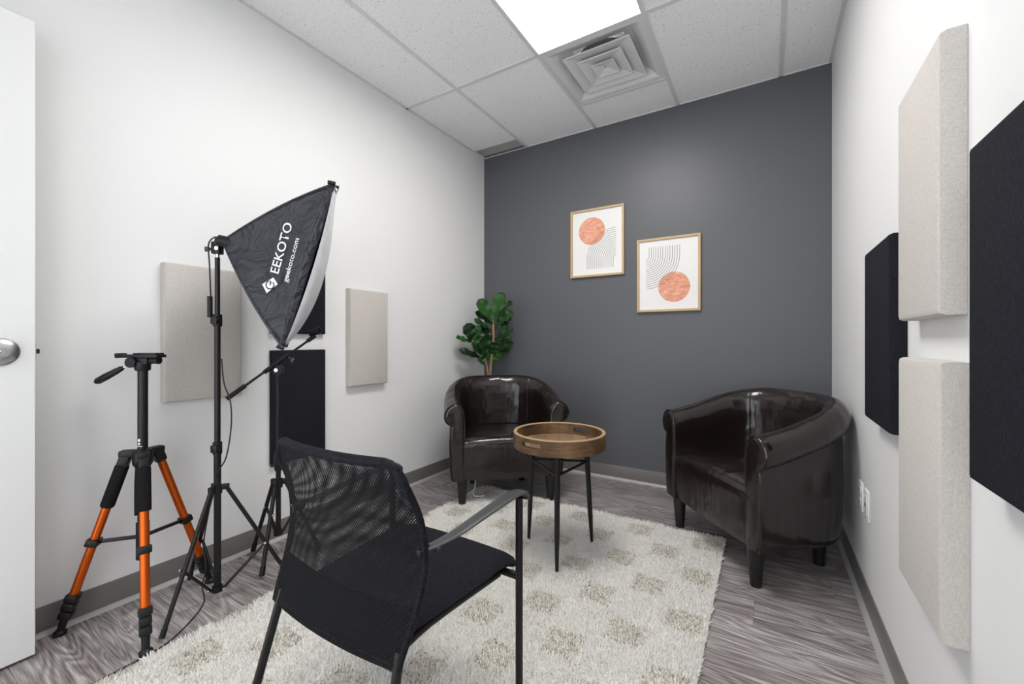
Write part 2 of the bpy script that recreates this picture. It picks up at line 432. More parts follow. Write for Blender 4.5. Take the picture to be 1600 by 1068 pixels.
# ------------------------------------------------------------------ acoustic panels
def panel(wallx, sgn, y0, y1, z0, z1, m, label, th=0.042, group=None):
    bm = B(); box(bm, (0, 0, 0), (th, y1 - y0, z1 - z0))
    fr = [e for e in bm.edges if all(v.co.x * sgn > 0 for v in e.verts)]
    bmesh.ops.bevel(bm, geom=fr, offset=0.012, segments=2, affect='EDGES', profile=0.5)
    o = obj('acoustic_panel', bm, m, smooth=25)
    o.location = (wallx + sgn * (th / 2 + 0.0005), (y0 + y1) / 2, (z0 + z1) / 2)
    return tag(o, label, 'wall panel', group)
panel(XL, 1, 0.735, 1.040, 0.785, 1.380, M_BEIGE, 'beige fabric wall panel on white wall behind the tall light stand pole')
panel(XL, 1, 1.191, 1.497, 1.086, 1.686, M_NAVY, 'black fabric wall panel half hidden behind the softbox', 0.03)
panel(XL, 1, 1.191, 1.497, 0.402, 0.998, M_NAVY, 'black fabric wall panel behind the microphone stand, below the softbox', 0.03)
panel(XL, 1, 1.652, 1.950, 0.768, 1.370, M_BEIGE, 'narrow beige fabric wall panel between the softbox and the corner plant')
panel(XR, -1, 1.155, 1.458, 1.098, 1.664, M_BEIGE, 'upper of two stacked beige fabric panels on the right wall')
panel(XR, -1, 1.145, 1.455, 0.447, 1.004, M_BEIGE, 'lower of two stacked beige fabric panels on the right wall, nearly reaching the baseboard')
panel(XR, -1, 1.560, 1.890, 0.782, 1.350, M_NAVY, 'black fabric panel behind the beige pair, above the right armchair')
panel(XR, -1, 0.690, 1.016, 0.810, 1.374, M_NAVY, 'large black fabric panel cut off by the right edge of the picture')

# ------------------------------------------------------------------ wall outlets
def plate(y, label, kind):
    t = thing('wall_outlet', label, 'outlet', (XR, y, 0.412))
    bm = B(); box(bm, (-0.003, 0, 0), (0.006, 0.072, 0.116), bev=0.002); obj('cover_plate', bm, M_PAPER, t)
    if kind == 0:
        for s in (-1, 1):
            bm = B(); lathe(bm, [(0.016, 0), (0.016, 0.002)], (-0.006, 0, s * 0.024), 20, Matrix.Rotation(-PI / 2, 3, 'Y')); r = obj('receptacle', bm, M_VENT, t)
            bm = B()
            for q in (-1, 1): box(bm, (-0.0085, q * 0.006, s * 0.024 + 0.003), (0.001, 0.002, 0.008))
            cyl(bm, (-0.008, 0, s * 0.024 - 0.008), (-0.009, 0, s * 0.024 - 0.008), 0.0025, None, 8); obj('slot', bm, M_DARKHOLE, r, smooth=0)
    else:
        bm = B(); box(bm, (-0.0065, 0, 0), (0.003, 0.034, 0.068)); ins = obj('insert', bm, M_VENT, t, smooth=0)
        bm = B(); box(bm, (-0.0085, 0, 0), (0.001, 0.013, 0.014)); obj('jack', bm, M_DARKHOLE, ins, smooth=0)
    for s in (-1, 1):
        bm = B(); cyl(bm, (-0.006, 0, s * (0.0 if kind == 0 and s < 0 else 0.048)), (-0.0075, 0, s * (0.0 if kind == 0 and s < 0 else 0.048)), 0.003, None, 10); obj('screw', bm, M_STEEL, t)
plate(2.207, 'white duplex wall outlet nearer the corner, beside the right armchair', 0)
plate(2.092, 'white data wall plate just right of the duplex outlet', 1)

# ------------------------------------------------------------------ framed prints
def picture(x0, x1, z0, z1, label, flip):
    cx, cz = (x0 + x1) / 2, (z0 + z1) / 2; w, h = x1 - x0, z1 - z0; fwid = 0.0165
    t = thing('framed_print', label, 'picture', (cx, YB, cz))
    for s in (-1, 1):
        bm = B(); box(bm, (s * (w - fwid) / 2, -0.012, 0), (fwid, 0.022, h), bev=0.0015, seg=1); obj('frame_stile', bm, M_FRAME, t)
        bm = B(); box(bm, (0, -0.012, s * (h - fwid) / 2), (w - 2 * fwid, 0.022, fwid), bev=0.0015, seg=1); obj('frame_rail', bm, M_FRAME, t)
    bm = B(); box(bm, (0, -0.008, 0), (w - 2 * fwid, 0.008, h - 2 * fwid)); pr = obj('art_print', bm, M_PAPER, t, smooth=0)
    k = -1 if flip else 1
    def P(x, z, y): return (k * x, y, k * z)
    ccx, ccz = -0.041, 0.092; acx, acz = 0.151, -0.133                        # from the frame's centre
    bm = B(); ring = [P(ccx + 0.107 * math.cos(a), ccz + 0.107 * math.sin(a), -0.0124) for a in np.linspace(0, 2 * PI, 64, endpoint=False)]
    bm.faces.new([bm.verts.new(p) for p in ring]); obj('printed_circle', bm, M_CORAL, pr, smooth=0)
    bm = B(); lw = 0.0013
    for r in np.linspace(0.020, 0.230, 14):
        path = [(acx - r, -0.203)] + [(acx - r * math.cos(a), acz + r * math.sin(a)) for a in np.linspace(0, PI / 2, 24)]
        prev = None
        for i, (px, pz) in enumerate(path):
            q = path[min(i + 1, len(path) - 1)]; p = path[max(i - 1, 0)]
            d = V((q[0] - p[0], q[1] - p[1])).normalized(); n = V((-d.y, d.x)) * lw
            a_, b_ = bm.verts.new(P(px + n.x, pz + n.y, -0.0127)), bm.verts.new(P(px - n.x, pz - n.y, -0.0127))
            if prev: bm.faces.new((prev[0], prev[1], b_, a_))
            prev = (a_, b_)
    obj('printed_arches', bm, M_INK, pr, smooth=0)
picture(-1.340, -0.908, 1.549, 2.081, 'framed print with coral circle at upper left, higher of the two', False)
picture(-0.812, -0.381, 1.257, 1.788, 'framed print with coral circle at lower right, lower of the two', True)

# ------------------------------------------------------------------ rug
RX0, RX1, RY0, RY1 = -1.738, -0.176, 0.14, 2.445
rug = thing('area_rug', 'cream shag rug with a checkerboard of beige squares', 'rug', ((RX0 + RX1) / 2, (RY0 + RY1) / 2, 0))
bm = B(); box(bm, (0, 0, 0.004), (RX1 - RX0 - 0.006, RY1 - RY0 - 0.006, 0.007), bev=0.002, seg=1); obj('rug_backing', bm, mat('rug_backing', (0.80, 0.77, 0.71), 0.95), rug)
def pile():
    rs = np.random.RandomState(3); sp = 0.0040
    xs = np.arange(RX0 + 0.002, RX1 - 0.002, sp); ys = np.arange(RY0 + 0.002, RY1 - 0.002, sp)
    X, Y = [a.ravel() for a in np.meshgrid(xs, ys)]; n = X.size
    X = X + rs.uniform(-.5, .5, n) * sp; Y = Y + rs.uniform(-.5, .5, n) * sp
    X = np.clip(X, RX0, RX1); Y = np.clip(Y, RY0, RY1)
    jx, jy = rs.normal(0, 0.006, n), rs.normal(0, 0.006, n)
    u = (-0.259 - (X + jx)) / 0.1665; v = (2.317 - (Y + jy)) / 0.1685
    ku, kv = np.round(u), np.round(v)
    dark = (((ku + kv) % 2) == 0) & (np.abs(u - ku) < 0.385) & (np.abs(v - kv) < 0.385) & (X < -0.185)
    clump = np.sin(X * 61 + 2.1 * np.sin(Y * 47)) * np.sin(Y * 53 + 2.3 * np.sin(X * 39))
    ln = np.where(dark, rs.uniform(0.008, 0.012, n), rs.uniform(0.011, 0.020, n) + 0.0035 * clump)
    az = rs.uniform(0, 2 * PI, n); lean = np.where(dark, 0.45, 0.75) * rs.uniform(0.3, 1.3, n)
    cl = 0.8 * clump
    dx, dy = np.cos(az) * lean + cl * 0.35, np.sin(az) * lean + cl * 0.2
    nz = 1 / np.sqrt(1 + dx * dx + dy * dy); dx, dy = dx * nz, dy * nz
    a2 = az + rs.uniform(0.8, 2.2, n); w = np.where(dark, 0.0017, 0.0018) * rs.uniform(0.7, 1.3, n)
    wx, wy = np.cos(a2) * w, np.sin(a2) * w
    base = np.stack([X, Y, np.full(n, 0.006)], 1); D = np.stack([dx, dy, nz], 1); W = np.stack([wx, wy, 0 * wx], 1)
    lnc = ln[:, None]
    bend = np.stack([dx, dy, -0.35 * np.hypot(dx, dy)], 1)
    mid = base + D * lnc * 0.55; top = base + D * lnc + bend * lnc * 0.25
    top[:, 2] = np.maximum(top[:, 2], 0.008)
    P = np.stack([base - W, base + W, mid + W * 0.9, mid - W * 0.9, top], 1).reshape(-1, 3)
    P -= np.array([(RX0 + RX1) / 2, (RY0 + RY1) / 2, 0])
    i0 = np.arange(n) * 5
    quad = np.stack([i0, i0 + 1, i0 + 2, i0 + 3], 1); tri = np.stack([i0 + 3, i0 + 2, i0 + 4], 1)
    loops = np.concatenate([quad, tri], 1).ravel()
    me = bpy.data.meshes.new('rug_pile'); me.vertices.add(n * 5); me.vertices.foreach_set('co', P.ravel())
    me.loops.add(n * 7); me.loops.foreach_set('vertex_index', loops)
    st = np.stack([np.arange(n) * 7, np.arange(n) * 7 + 4], 1).ravel()
    me.polygons.add(n * 2); me.polygons.foreach_set('loop_start', st)
    me.update(calc_edges=True)
    cream = np.array([0.95, 0.94, 0.91]); c = cream * rs.uniform(0.90, 1.0, n)[:, None]
    fl = rs.uniform(0, 1, n)[:, None]
    beige = np.where(fl < 0.30, np.array([0.90, 0.88, 0.83]), np.where(fl < 0.78, np.array([0.72, 0.69, 0.63]), np.array([0.36, 0.335, 0.29])))
    c = np.where(dark[:, None], beige, c)
    at = me.color_attributes.new('tuft', 'FLOAT_COLOR', 'POINT')
    at.data.foreach_set('color', np.repeat(np.concatenate([c, np.ones((n, 1))], 1), 5, 0).ravel().astype(np.float32))
    m = mat('rug_yarn', (0.7, 0.7, 0.65), 0.95, spec=0.1); ca = N(m, 'ShaderNodeVertexColor', layer_name='tuft')
    L(m, ca.outputs[0], bsdf(m).inputs['Base Color'])
    tl_ = N(m, 'ShaderNodeBsdfTranslucent'); L(m, ca.outputs[0], tl_.inputs[0]); mx = N(m, 'ShaderNodeMixShader'); mx.inputs[0].default_value = 0.35
    L(m, bsdf(m).outputs[0], mx.inputs[1]); L(m, tl_.outputs[0], mx.inputs[2]); L(m, mx.outputs[0], m.node_tree.nodes['Material Output'].inputs[0])
    me.materials.append(m)
    o = bpy.data.objects.new('rug_pile', me); COL.objects.link(o); o.parent = rug; o['kind'] = 'stuff'
pile()

# ------------------------------------------------------------------ tub armchairs
def make_armchair(name, label, loc, rz):
    t = thing(name, label, 'armchair', loc, rz, 'dark leather tub armchairs')
    A, Bb, Y0, YS = 0.335, 0.342, 0.18, -0.03
    def path(s):
        if s < 0.22: return V((-A, YS + (Y0 - YS) * s / 0.22, 0))
        if s > 0.78: return V((A, YS + (Y0 - YS) * (1 - s) / 0.22, 0))
        a = PI - PI * (s - 0.22) / 0.56
        return V((A * math.copysign(abs(math.cos(a)) ** 0.8, math.cos(a)), Y0 + Bb * math.sin(a) ** 0.8, 0))
    def top(y):
        q = max(0, min(1, (y - YS) / 0.52)); return 0.652 + 0.133 * (0.55 * q + 0.45 * q * q * (3 - 2 * q))
    def prof(tp, k):
        P = [(-.055, .30), (-.057, .42), (-.058, tp - .14), (-.055, tp - .08), (-.046, tp - .04), (-.032, tp - .016), (-.014, tp - .003), (.006, tp), (.026, tp - .006),
             (.046, tp - .020), (.060, tp - .040), (.068, tp - .065), (.067, tp - .090), (.058, tp - .112), (.044, tp - .126), (.031, tp - .132), (.027, tp - .140), (.031, tp - .152),
             (.034, tp - .19), (.036, .40), (.032, .28), (.026, .20), (.018, .170), (.008, .163), (-.055, .163)]
        return [(n * k if n > 0 else n, z) for n, z in P]
    S = [i / 8 * 0.22 for i in range(8)] + [0.22 + 0.56 * i / 44 for i in range(45)] + [0.78 + 0.22 * i / 8 for i in range(1, 9)]
    bm = B(); rings = []
    def ring(p, nrm, tp, k, inset=0, off=V((0, 0, 0))):
        pr = prof(tp, k); c = (0.004, 0.40)
        if inset:
            pr2 = []
            for n, z in pr:
                pr2.append((n - math.copysign(min(inset, abs(n - c[0])), n - c[0]), z - math.copysign(inset * 0.9, z - 0.4) if (z > tp - 0.1 or z < 0.18) else z))
            pr = pr2
        return [bm.verts.new(p + nrm * n + UP * z + off) for n, z in pr]
    for s in S:
        p = path(s); d = (path(min(1, s + 1e-3)) - path(max(0, s - 1e-3))).normalized(); nrm = V((-d.y, d.x, 0))
        tp = top(p.y); k = 1.0 - 0.25 * max(0, min(1, (p.y - 0.1) / 0.35))
        rings.append(ring(p, nrm, tp, k))
    for end in (0, 1):
        p = path(end); nrm = V((-1 if end == 0 else 1, 0, 0)); tp = top(p.y)
        ex = [ring(p, nrm, tp, 1, q, V((0, -o, 0))) for q, o in ((0.003, 0.008), (0.009, 0.013), (0.018, 0.015))]
        if end == 0: rings = ex[::-1] + rings
        else: rings += ex
    n = len(rings[0])
    for a, b in zip(rings, rings[1:]):
        for j in range(n): bm.faces.new((a[j], a[(j + 1) % n], b[(j + 1) % n], b[j]))
    bm.faces.new(rings[0]); bm.faces.new(rings[-1][::-1])
    shell = obj('upholstered_shell', bm, M_LEATHER, t, smooth=55)
    # seams on the inside of the back and round the arm fronts
    for s in (0.35, 0.65):
        p = path(s); d = (path(s + 1e-3) - path(s - 1e-3)).normalized(); nrm = V((-d.y, d.x, 0)); tp = top(p.y)
        bm = B(); tube(bm, smooth_path([p + nrm * nn + UP * z for nn, z in [(-.0585, .42), (-.0585, tp - .14), (-.055, tp - .08), (-.046, tp - .04), (-.032, tp - .0155), (-.014, tp - .003)]]), 0.003, 8); obj('seam', bm, M_LEATHER, shell)
    for e in (-1, 1):
        tp = top(YS); bm = B()
        tube(bm, smooth_path([V((e * (A + nn), YS - 0.006, z)) for nn, z in prof(tp, 1)[1:23]], 3), 0.0035, 8); obj('arm_piping', bm, M_LEATHER, shell)
    # seat: front fall and cushion top in one skin
    PR = [(0.02, .163), (-.022, .165), (-.030, .20), (-.034, .28), (-.036, .36), (-.032, .392), (-.018, .415), (.006, .428), (.05, .435), (.14, .438), (.26, .432), (.36, .424), (.44, .418)]
    def seat(u, v):
        q = v * (len(PR) - 1); i = min(int(q), len(PR) - 2); f = q - i
        y = PR[i][0] * (1 - f) + PR[i + 1][0] * f; z = PR[i][1] * (1 - f) + PR[i + 1][1] * f
        hw = 0.283 if y < Y0 else 0.283 * max(0.02, 1 - (max(0, y - Y0) / 0.295) ** 2.5) ** 0.4
        c = 2 * u - 1; e = 1 - abs(c) ** 6
        if z > 0.3: z -= (1 - e) * 0.012 - 0.006 * (1 - c * c)
        return V((c * hw, y - 0.008 * (1 - c * c) * (1 if y < 0 else 0), z))
    bm = B(); grid(bm, seat, 24, 36); obj('seat', bm, M_LEATHER, t, smooth=60)
    bm = B(); prism(bm, [(-.30, .0, .160), (.30, .0, .160), (.30, .2, .160), (.20, .40, .160), (-.20, .40, .160), (-.30, .2, .160)], (0, 0, 0.02)); obj('underside', bm, M_DARKHOLE, t, smooth=0)
    for x, y in ((-.29, 0.0), (.29, 0.0), (-.185, .42), (.185, .42)):
        bm = B(); tube(bm, [(x, y + 0.002, 0.0005), (x, y, 0.165)], [0.0225, 0.0345], 20); obj('leg', bm, M_BLKWOOD, t, smooth=40)
    return t
ac = make_armchair('tub_armchair', 'dark brown leather tub armchair in front of the corner plant, behind the round table', (-1.433, 2.290, 0), math.radians(42))
dup(ac, (-0.228, 2.285, 0), math.radians(-49.2), 'dark brown leather tub armchair against the right white wall, off the rug')

# ------------------------------------------------------------------ round tray table
tc = V((-0.876, 1.885, 0))
t = thing('tray_table', 'round wooden tray side table on three black metal legs', 'side table', tc)
ZT, ZB_, R1, R0 = 0.603, 0.529, 0.226, 0.209
def tray_wall():
    bm = B(); n = 120; hand = [math.radians(80), math.radians(260)]            # two slotted hand holds
    zs = [ZB_, ZB_ + 0.030, ZB_ + 0.052, ZT - 0.004]
    def hole(i, k):
        a = 2 * PI * (i + 0.5) / n
        return k == 1 and any(abs((a - h + PI) % (2 * PI) - PI) < 0.24 for h in hand)
    V_ = [[[bm.verts.new((r * math.cos(2 * PI * i / n), r * math.sin(2 * PI * i / n), z)) for r in (R0, R1)] for z in zs] for i in range(n)]
    for i in range(n):
        j = (i + 1) % n
        for k in range(3):
            if hole(i, k):
                bm.faces.new((V_[i][k][0], V_[j][k][0], V_[j][k][1], V_[i][k][1]))
                bm.faces.new((V_[i][k + 1][0], V_[i][k + 1][1], V_[j][k + 1][1], V_[j][k + 1][0]))
                if not hole((i - 1) % n, k): bm.faces.new((V_[i][k][0], V_[i][k][1], V_[i][k + 1][1], V_[i][k + 1][0]))
                if not hole(j, k): bm.faces.new((V_[j][k][0], V_[j][k + 1][0], V_[j][k + 1][1], V_[j][k][1]))
                continue
            for r in (0, 1): bm.faces.new((V_[i][k][r], V_[j][k][r], V_[j][k + 1][r], V_[i][k + 1][r]))
        bm.faces.new((V_[i][0][0], V_[j][0][0], V_[j][0][1], V_[i][0][1]))
        bm.faces.new((V_[i][3][0], V_[i][3][1], V_[j][3][1], V_[j][3][0]))
    return bm
tray = obj('tray_rim', tray_wall(), M_WOOD, t, smooth=40)
bm = B(); n = 96
for r_in, r_out in ((R0, R1),):
    prof = [(r_in, ZT - 0.004), (r_in + 0.002, ZT), (r_out - 0.002, ZT), (r_out, ZT - 0.004)]
    rings = [[bm.verts.new((r * math.cos(2 * PI * i / n), r * math.sin(2 * PI * i / n), z)) for i in range(n)] for r, z in prof]
    for a, b in zip(rings, rings[1:]):
        for i in range(n): bm.faces.new((a[i], a[(i + 1) % n], b[(i + 1) % n], b[i]))
obj('rim_edge', bm, M_RIM, tray)
bw_ = 0.07; rin = R0 - 0.001; phi = math.radians(25)
k = -3
while k < 3:
    x0, x1 = k * bw_ + 0.0006, (k + 1) * bw_ - 0.0006
    x0, x1 = max(x0, -rin + 0.001), min(x1, rin - 0.001)
    up_ = [(x, math.sqrt(max(0, rin * rin - x * x))) for x in np.linspace(x0, x1, 9)]
    bm = B(); prism(bm, [(x, y, ZB_ + 0.002) for x, y in up_] + [(x, -y, ZB_ + 0.002) for x, y in up_[::-1]], (0, 0, 0.012))
    o = obj('board', bm, M_BOARD, t, smooth=0); o.rotation_euler = (0, 0, phi); k += 1
legs = [(173, .186), (292, .200), (56, .196)]
tops = []
for a, r in legs:
    a = math.radians(a); ft = V((r * math.cos(a), r * math.sin(a), 0.012)); tp = V((0.160 * math.cos(a), 0.160 * math.sin(a), ZB_ + 0.001))
    bm = B(); tube(bm, [ft, ft.lerp(tp, 0.30), tp], [0.0075, 0.0125, 0.0135], 14); obj('leg', bm, M_BLKMET, t)
    tops.append(ft.lerp(tp, 0.81))
for i in range(3):
    bm = B(); tube(bm, [tops[i], tops[(i + 1) % 3]], 0.0065, 10); obj('brace', bm, M_BLKMET, t)
bm = B(); lathe(bm, [(0.17, ZB_ - 0.006), (0.17, ZB_)], n=48); obj('top_plate', bm, M_BLKMET, t)

# ------------------------------------------------------------------ mesh back guest chair
CC = V((-0.855, 0.80, 0))
t = thing('guest_chair', 'black mesh back guest chair with grey armrests in the foreground', 'chair', CC)
def cl(p): return V(p) - CC
def bk_w(v): return 0.216 + 0.020 * math.sin(PI * min(1, v * 0.9 + 0.05)) + 0.004 * v
def back_pt(u, v, off=0.0):
    c = 2 * u - 1
    z = 0.372 + (0.792 - 0.372) * v
    y = 0.602 + 0.052 * math.sin(PI * min(1, v * 1.02)) ** 1.2 + 0.012 * v - (0.012 + 0.024 * min(1, v * 1.6)) * (1 - c * c)
    w = bk_w(v)
    q = abs(c)
    z -= 0.034 * (max(0, v - 0.70) / 0.30) ** 1.5 * max(0, (q - 0.78) / 0.22) ** 2.6          # rounded top corners
    z += 0.006 * (1 - v) ** 3 * q * q
    w2 = w * (1 - 0.018 * max(0, (v - 0.80) / 0.20) ** 2 * q)
    return cl((CC.x - 0.006 + c * (w2 + 0.004), y + off, z))
for nm, off, k in (('back_net', -0.006, 1.0), ('front_net', 0.008, 1.045)):
    bm = B(); grid(bm, lambda u, v: back_pt(u, v, off), 36, 48, lambda u, v: (k * u * 0.45 + 0.012 * math.sin(v * 5) * (k > 1), k * v * 0.43 + 0.014 * math.sin(u * 4) * (k > 1)))
    obj(nm, bm, M_NET, t, smooth=80)
bm = B(); grid(bm, lambda u, v: back_pt(0.02 + 0.96 * u, 0.02 + 0.24 * v, 0.001), 24, 8); obj('lower_back_shell', bm, mat('matt_black_shell', (0.004, 0.004, 0.005), 0.8, spec=0.1), t, smooth=80, solid=0.003)
loop = [back_pt(0, v / 24) for v in range(25)] + [back_pt(u / 32, 1) for u in range(1, 33)] + [back_pt(1, 1 - v / 24) for v in range(1, 25)]
rad = [0.008] * 18 + [0.008 + 0.003 * min(1, i / 8) for i in range(len(loop) - 36)] + [0.008] * 18
rad = [0.0075 + 0.0035 * max(0, min(1, (p.z - 0.70) / 0.06)) for p in loop]
bm = B(); tube(bm, loop, rad, 10); obj('back_frame', bm, M_NETEDGE, t)
bm = B(); tube(bm, [back_pt(u / 32, 0) for u in range(33)], 0.005, 8); obj('lower_hem', bm, M_NETEDGE, t)
# seat
def seat_s(u, v, s):
    c = 2 * u - 1; y = 0.645 + 0.452 * v
    hw = 0.190 + 0.030 * min(1, v * 1.6)
    if v > 0.90: hw *= 1 - 0.06 * ((v - 0.90) / 0.10) ** 2
    if v < 0.10: hw *= 1 - 0.10 * ((0.10 - v) / 0.10) ** 2
    fall = 0.045 * max(0, (v - 0.72) / 0.28) ** 2.2
    crown = 0.012 * (1 - c * c)
    edge = max(abs(c) ** 10, abs(2 * v - 1) ** 16)
    mid = 0.408 - fall
    th = (0.024 + crown * 0.6) * math.sqrt(max(0, 1 - edge))
    return cl((CC.x + c * hw, y, mid + (th if s > 0 else -0.020 * math.sqrt(max(0, 1 - edge)))))
bm = B(); grid(bm, lambda u, v: seat_s(u, v, 1), 30, 30); grid(bm, lambda u, v: seat_s(u, v, -1), 30, 30)
bmesh.ops.remove_doubles(bm, verts=list(bm.verts), dist=0.0005); st = obj('seat', bm, M_SEATFAB, t, smooth=70)
FY, FZ, RYY = 1.030, 0.372, 0.618
for e in (-1, 1):
    fx = CC.x + e * (0.251 if e > 0 else 0.264)
    bm = B(); tube(bm, smooth_path([cl((fx, FY, 0.014)), cl((fx, FY, 0.30)), cl((fx, FY, 0.598))], 3), 0.0108, 14); lg = obj('leg', bm, M_BLKMET, t)
    bm = B(); lathe(bm, [(0.0125, 0), (0.0125, 0.014), (0.010, 0.016)], cl((fx, FY, 0.0125)), 14); obj('glide', bm, M_BLKPLA, lg)
    rx = CC.x + e * 0.213
    foot = cl((CC.x + e * 0.238, 0.505, 0.014)); upr = cl((rx, 0.606, 0.385))
    bm = B(); tube(bm, smooth_path([foot, foot.lerp(upr, 0.5), upr, cl((CC.x + e * 0.212, 0.612, 0.405))], 4), 0.0105, 14); lg = obj('leg', bm, M_BLKMET, t)
    bm = B(); lathe(bm, [(0.0125, 0), (0.0125, 0.014), (0.010, 0.016)], foot - UP * 0.0015, 14); obj('glide', bm, M_BLKPLA, lg)
    bm = B(); tube(bm, smooth_path([cl((rx - e * 0.03, 0.606, 0.376)), cl((rx - e * 0.045, 0.75, 0.372)), cl((rx - e * 0.02, FY - 0.02, FZ))], 4), 0.0095, 12); obj('seat_rail', bm, M_BLKMET, t)
    # bracket hooking the seat front over the cross bar
    bm = B(); bx = CC.x + e * 0.185
    tube(bm, [cl((bx, FY + 0.002 + 0.024 * math.cos(a), FZ + 0.002 + 0.024 * math.sin(a))) for a in np.linspace(-0.5, PI + 0.3, 14)], 0.007, 8); obj('seat_bracket', bm, M_GREYPLA, t)
    # armrest: a flat blade that widens to the front and folds over the leg
    ar = [(0.226, 0.652, 0.602), (0.232, 0.690, 0.598), (0.238, 0.760, 0.598), (0.243, 0.850, 0.606), (0.247, 0.940, 0.613), (0.249, 1.000, 0.616), (0.250, 1.040, 0.612), (0.250, 1.058, 0.598), (0.250, 1.061, 0.585)]
    wd = [0.010, 0.014, 0.017, 0.0195, 0.022, 0.023, 0.023, 0.021, 0.017]
    pts = smooth_path([cl((CC.x + e * (a + (0 if e > 0 else 0.014)), b, c)) for a, b, c in ar], 4)
    ws = [wd[min(i // 4, 8)] * (1 - (i % 4) / 4) + wd[min(i // 4 + 1, 8)] * ((i % 4) / 4) for i in range(len(pts))]
    bm = B(); tube(bm, pts, ws, 16, 1.0, 0.26, V((1, 0, 0))); arm = obj('armrest', bm, M_GREYPLA, t, smooth=60)
    bm = B(); p = cl((CC.x + e * 0.243, 0.690, 0.594)); cyl(bm, p, p + V((e * 0.006, 0, -0.002)), 0.007, None, 14); obj('armrest_screw', bm, M_DARKHOLE, arm)
    bm = B(); box(bm, cl((CC.x + e * 0.228, 0.664, 0.596)), (0.014, 0.034, 0.020), bev=0.005); obj('armrest_mount', bm, M_BLKPLA, arm)
bm = B(); tube(bm, [cl((CC.x - 0.263, FY, FZ)), cl((CC.x + 0.250, FY, FZ))], 0.0105, 14); obj('front_cross_bar', bm, M_BLKMET, t)
bm = B(); tube(bm, [cl((CC.x - 0.213, 0.606, 0.376)), cl((CC.x + 0.213, 0.606, 0.376))], 0.0105, 14); obj('rear_cross_bar', bm, M_BLKMET, t)

# ------------------------------------------------------------------ camera tripod
TC = V((-1.992, 0.612, 0))
t = thing('camera_tripod', 'empty camera tripod with orange and black legs beside the door', 'tripod', TC)
def tl(p): return V(p) - TC
bm = B(); tube(bm, [(0, 0, 0.36), (0, 0, 0.945)], 0.0155, 20); colm = obj('centre_column', bm, M_BLKMET, t)
bm = B(); n0 = RT * 0 - FW; s0 = RT
for a, b in ((-0.010, 0.012), ):
    p = V((0, 0, 0.655)) + n0 * 0.0157
    prism(bm, [p - s0 * 0.012, p + s0 * 0.012, p + s0 * 0.012 + UP * 0.0015, p - s0 * 0.012 + UP * 0.0015], n0 * 0.0004)
    prism(bm, [p + UP * 0.004, p + s0 * 0.005 + UP * 0.011, p + UP * 0.015, p - s0 * 0.005 + UP * 0.011], n0 * 0.0004)
    prism(bm, [p - s0 * 0.004 + UP * 0.018, p + s0 * 0.004 + UP * 0.018, p + s0 * 0.004 + UP * 0.028, p - s0 * 0.004 + UP * 0.028], n0 * 0.0004)
obj('printed_arrow', bm, M_PRINT, colm, smooth=0)
bm = B(); lathe(bm, [(0.022, 0.575), (0.030, 0.590), (0.032, 0.628), (0.026, 0.640), (0.020, 0.644)], n=24); hub = obj('hub', bm, M_BLKPLA, t)
feet = [tl((-2.146, 0.428, 0)), tl((-1.768, 0.551, 0)), tl((-2.062, 0.862, 0))]
for i, f in enumerate(feet):
    h = V((f.x, f.y, 0)).normalized()
    topp = h * 0.050 + UP * 0.622; bot = V((f.x, f.y, 0.012))
    ax = (bot - topp).normalized()
    bm = B(); box(bm, h * 0.040 + UP * 0.630, (0.060, 0.034, 0.026), basis(h, UP), 0.008); box(bm, topp + ax * 0.018, (0.05, 0.030, 0.034), basis(ax, h), 0.006); obj('leg_yoke', bm, M_BLKPLA, hub)
    Lg = (bot - topp).length
    bm = B(); tube(bm, [topp + ax * 0.02, topp + ax * (Lg - 0.12)], 0.0145, 8); leg = obj('leg', bm, M_ORANGE, t, smooth=50)
    if i < 2:
        bm = B(); tube(bm, [topp + ax * 0.035, topp + ax * 0.04, topp + ax * 0.185, topp + ax * 0.19], [0.019, 0.021, 0.021, 0.019], 20); obj('foam_grip', bm, M_FOAM, leg)
    q = topp + ax * (Lg * 0.50)
    bm = B(); box(bm, q, (0.026, 0.040, 0.036), basis(ax, h), 0.004); obj('leg_collar', bm, M_BLKPLA, leg)
    for d in (0.128, 0.098, 0.068):
        bm = B(); box(bm, topp + ax * (Lg - d + 0.006), (0.026, 0.038 if d > .1 else 0.034, 0.036), basis(ax, h), 0.004); obj('leg_lock', bm, M_BLKPLA, leg)
    bm = B(); tube(bm, [topp + ax * (Lg - 0.060), topp + ax * (Lg - 0.004)], [0.013, 0.011], 12); lathe(bm, [(0.012, 0), (0.019, 0.002), (0.019, 0.012), (0.010, 0.020)], V((f.x, f.y, 0.0005)), 16); obj('rubber_foot', bm, M_BLKPLA, leg)
    bm = B(); box(bm, (q + V((0, 0, 0.318)) * 0 + V((0, 0, 0.325)) + V((0, 0, -q.z + 0))) * 0 + (V((0, 0, q.z)) + q) / 2, ((q - V((0, 0, q.z))).length - 0.02, 0.012, 0.012), basis(h, UP), 0.002); obj('brace', bm, M_BLKMET, t)
bm = B(); tube(bm, [(0, 0, 0.235), (0, 0, 0.37)], 0.020, 16); obj('brace_hub', bm, M_BLKPLA, t)
# leg strap hanging by the front leg
bm = B(); tube(bm, smooth_path([RT * 0.012 - FW * 0.035 + UP * 0.60, RT * 0.022 - FW * 0.05 + UP * 0.54, RT * 0.030 - FW * 0.06 + UP * 0.48, RT * 0.044 - FW * 0.075 + UP * 0.425]), 0.011, 10, 0.5, 1); obj('strap', bm, M_FOAM, t)
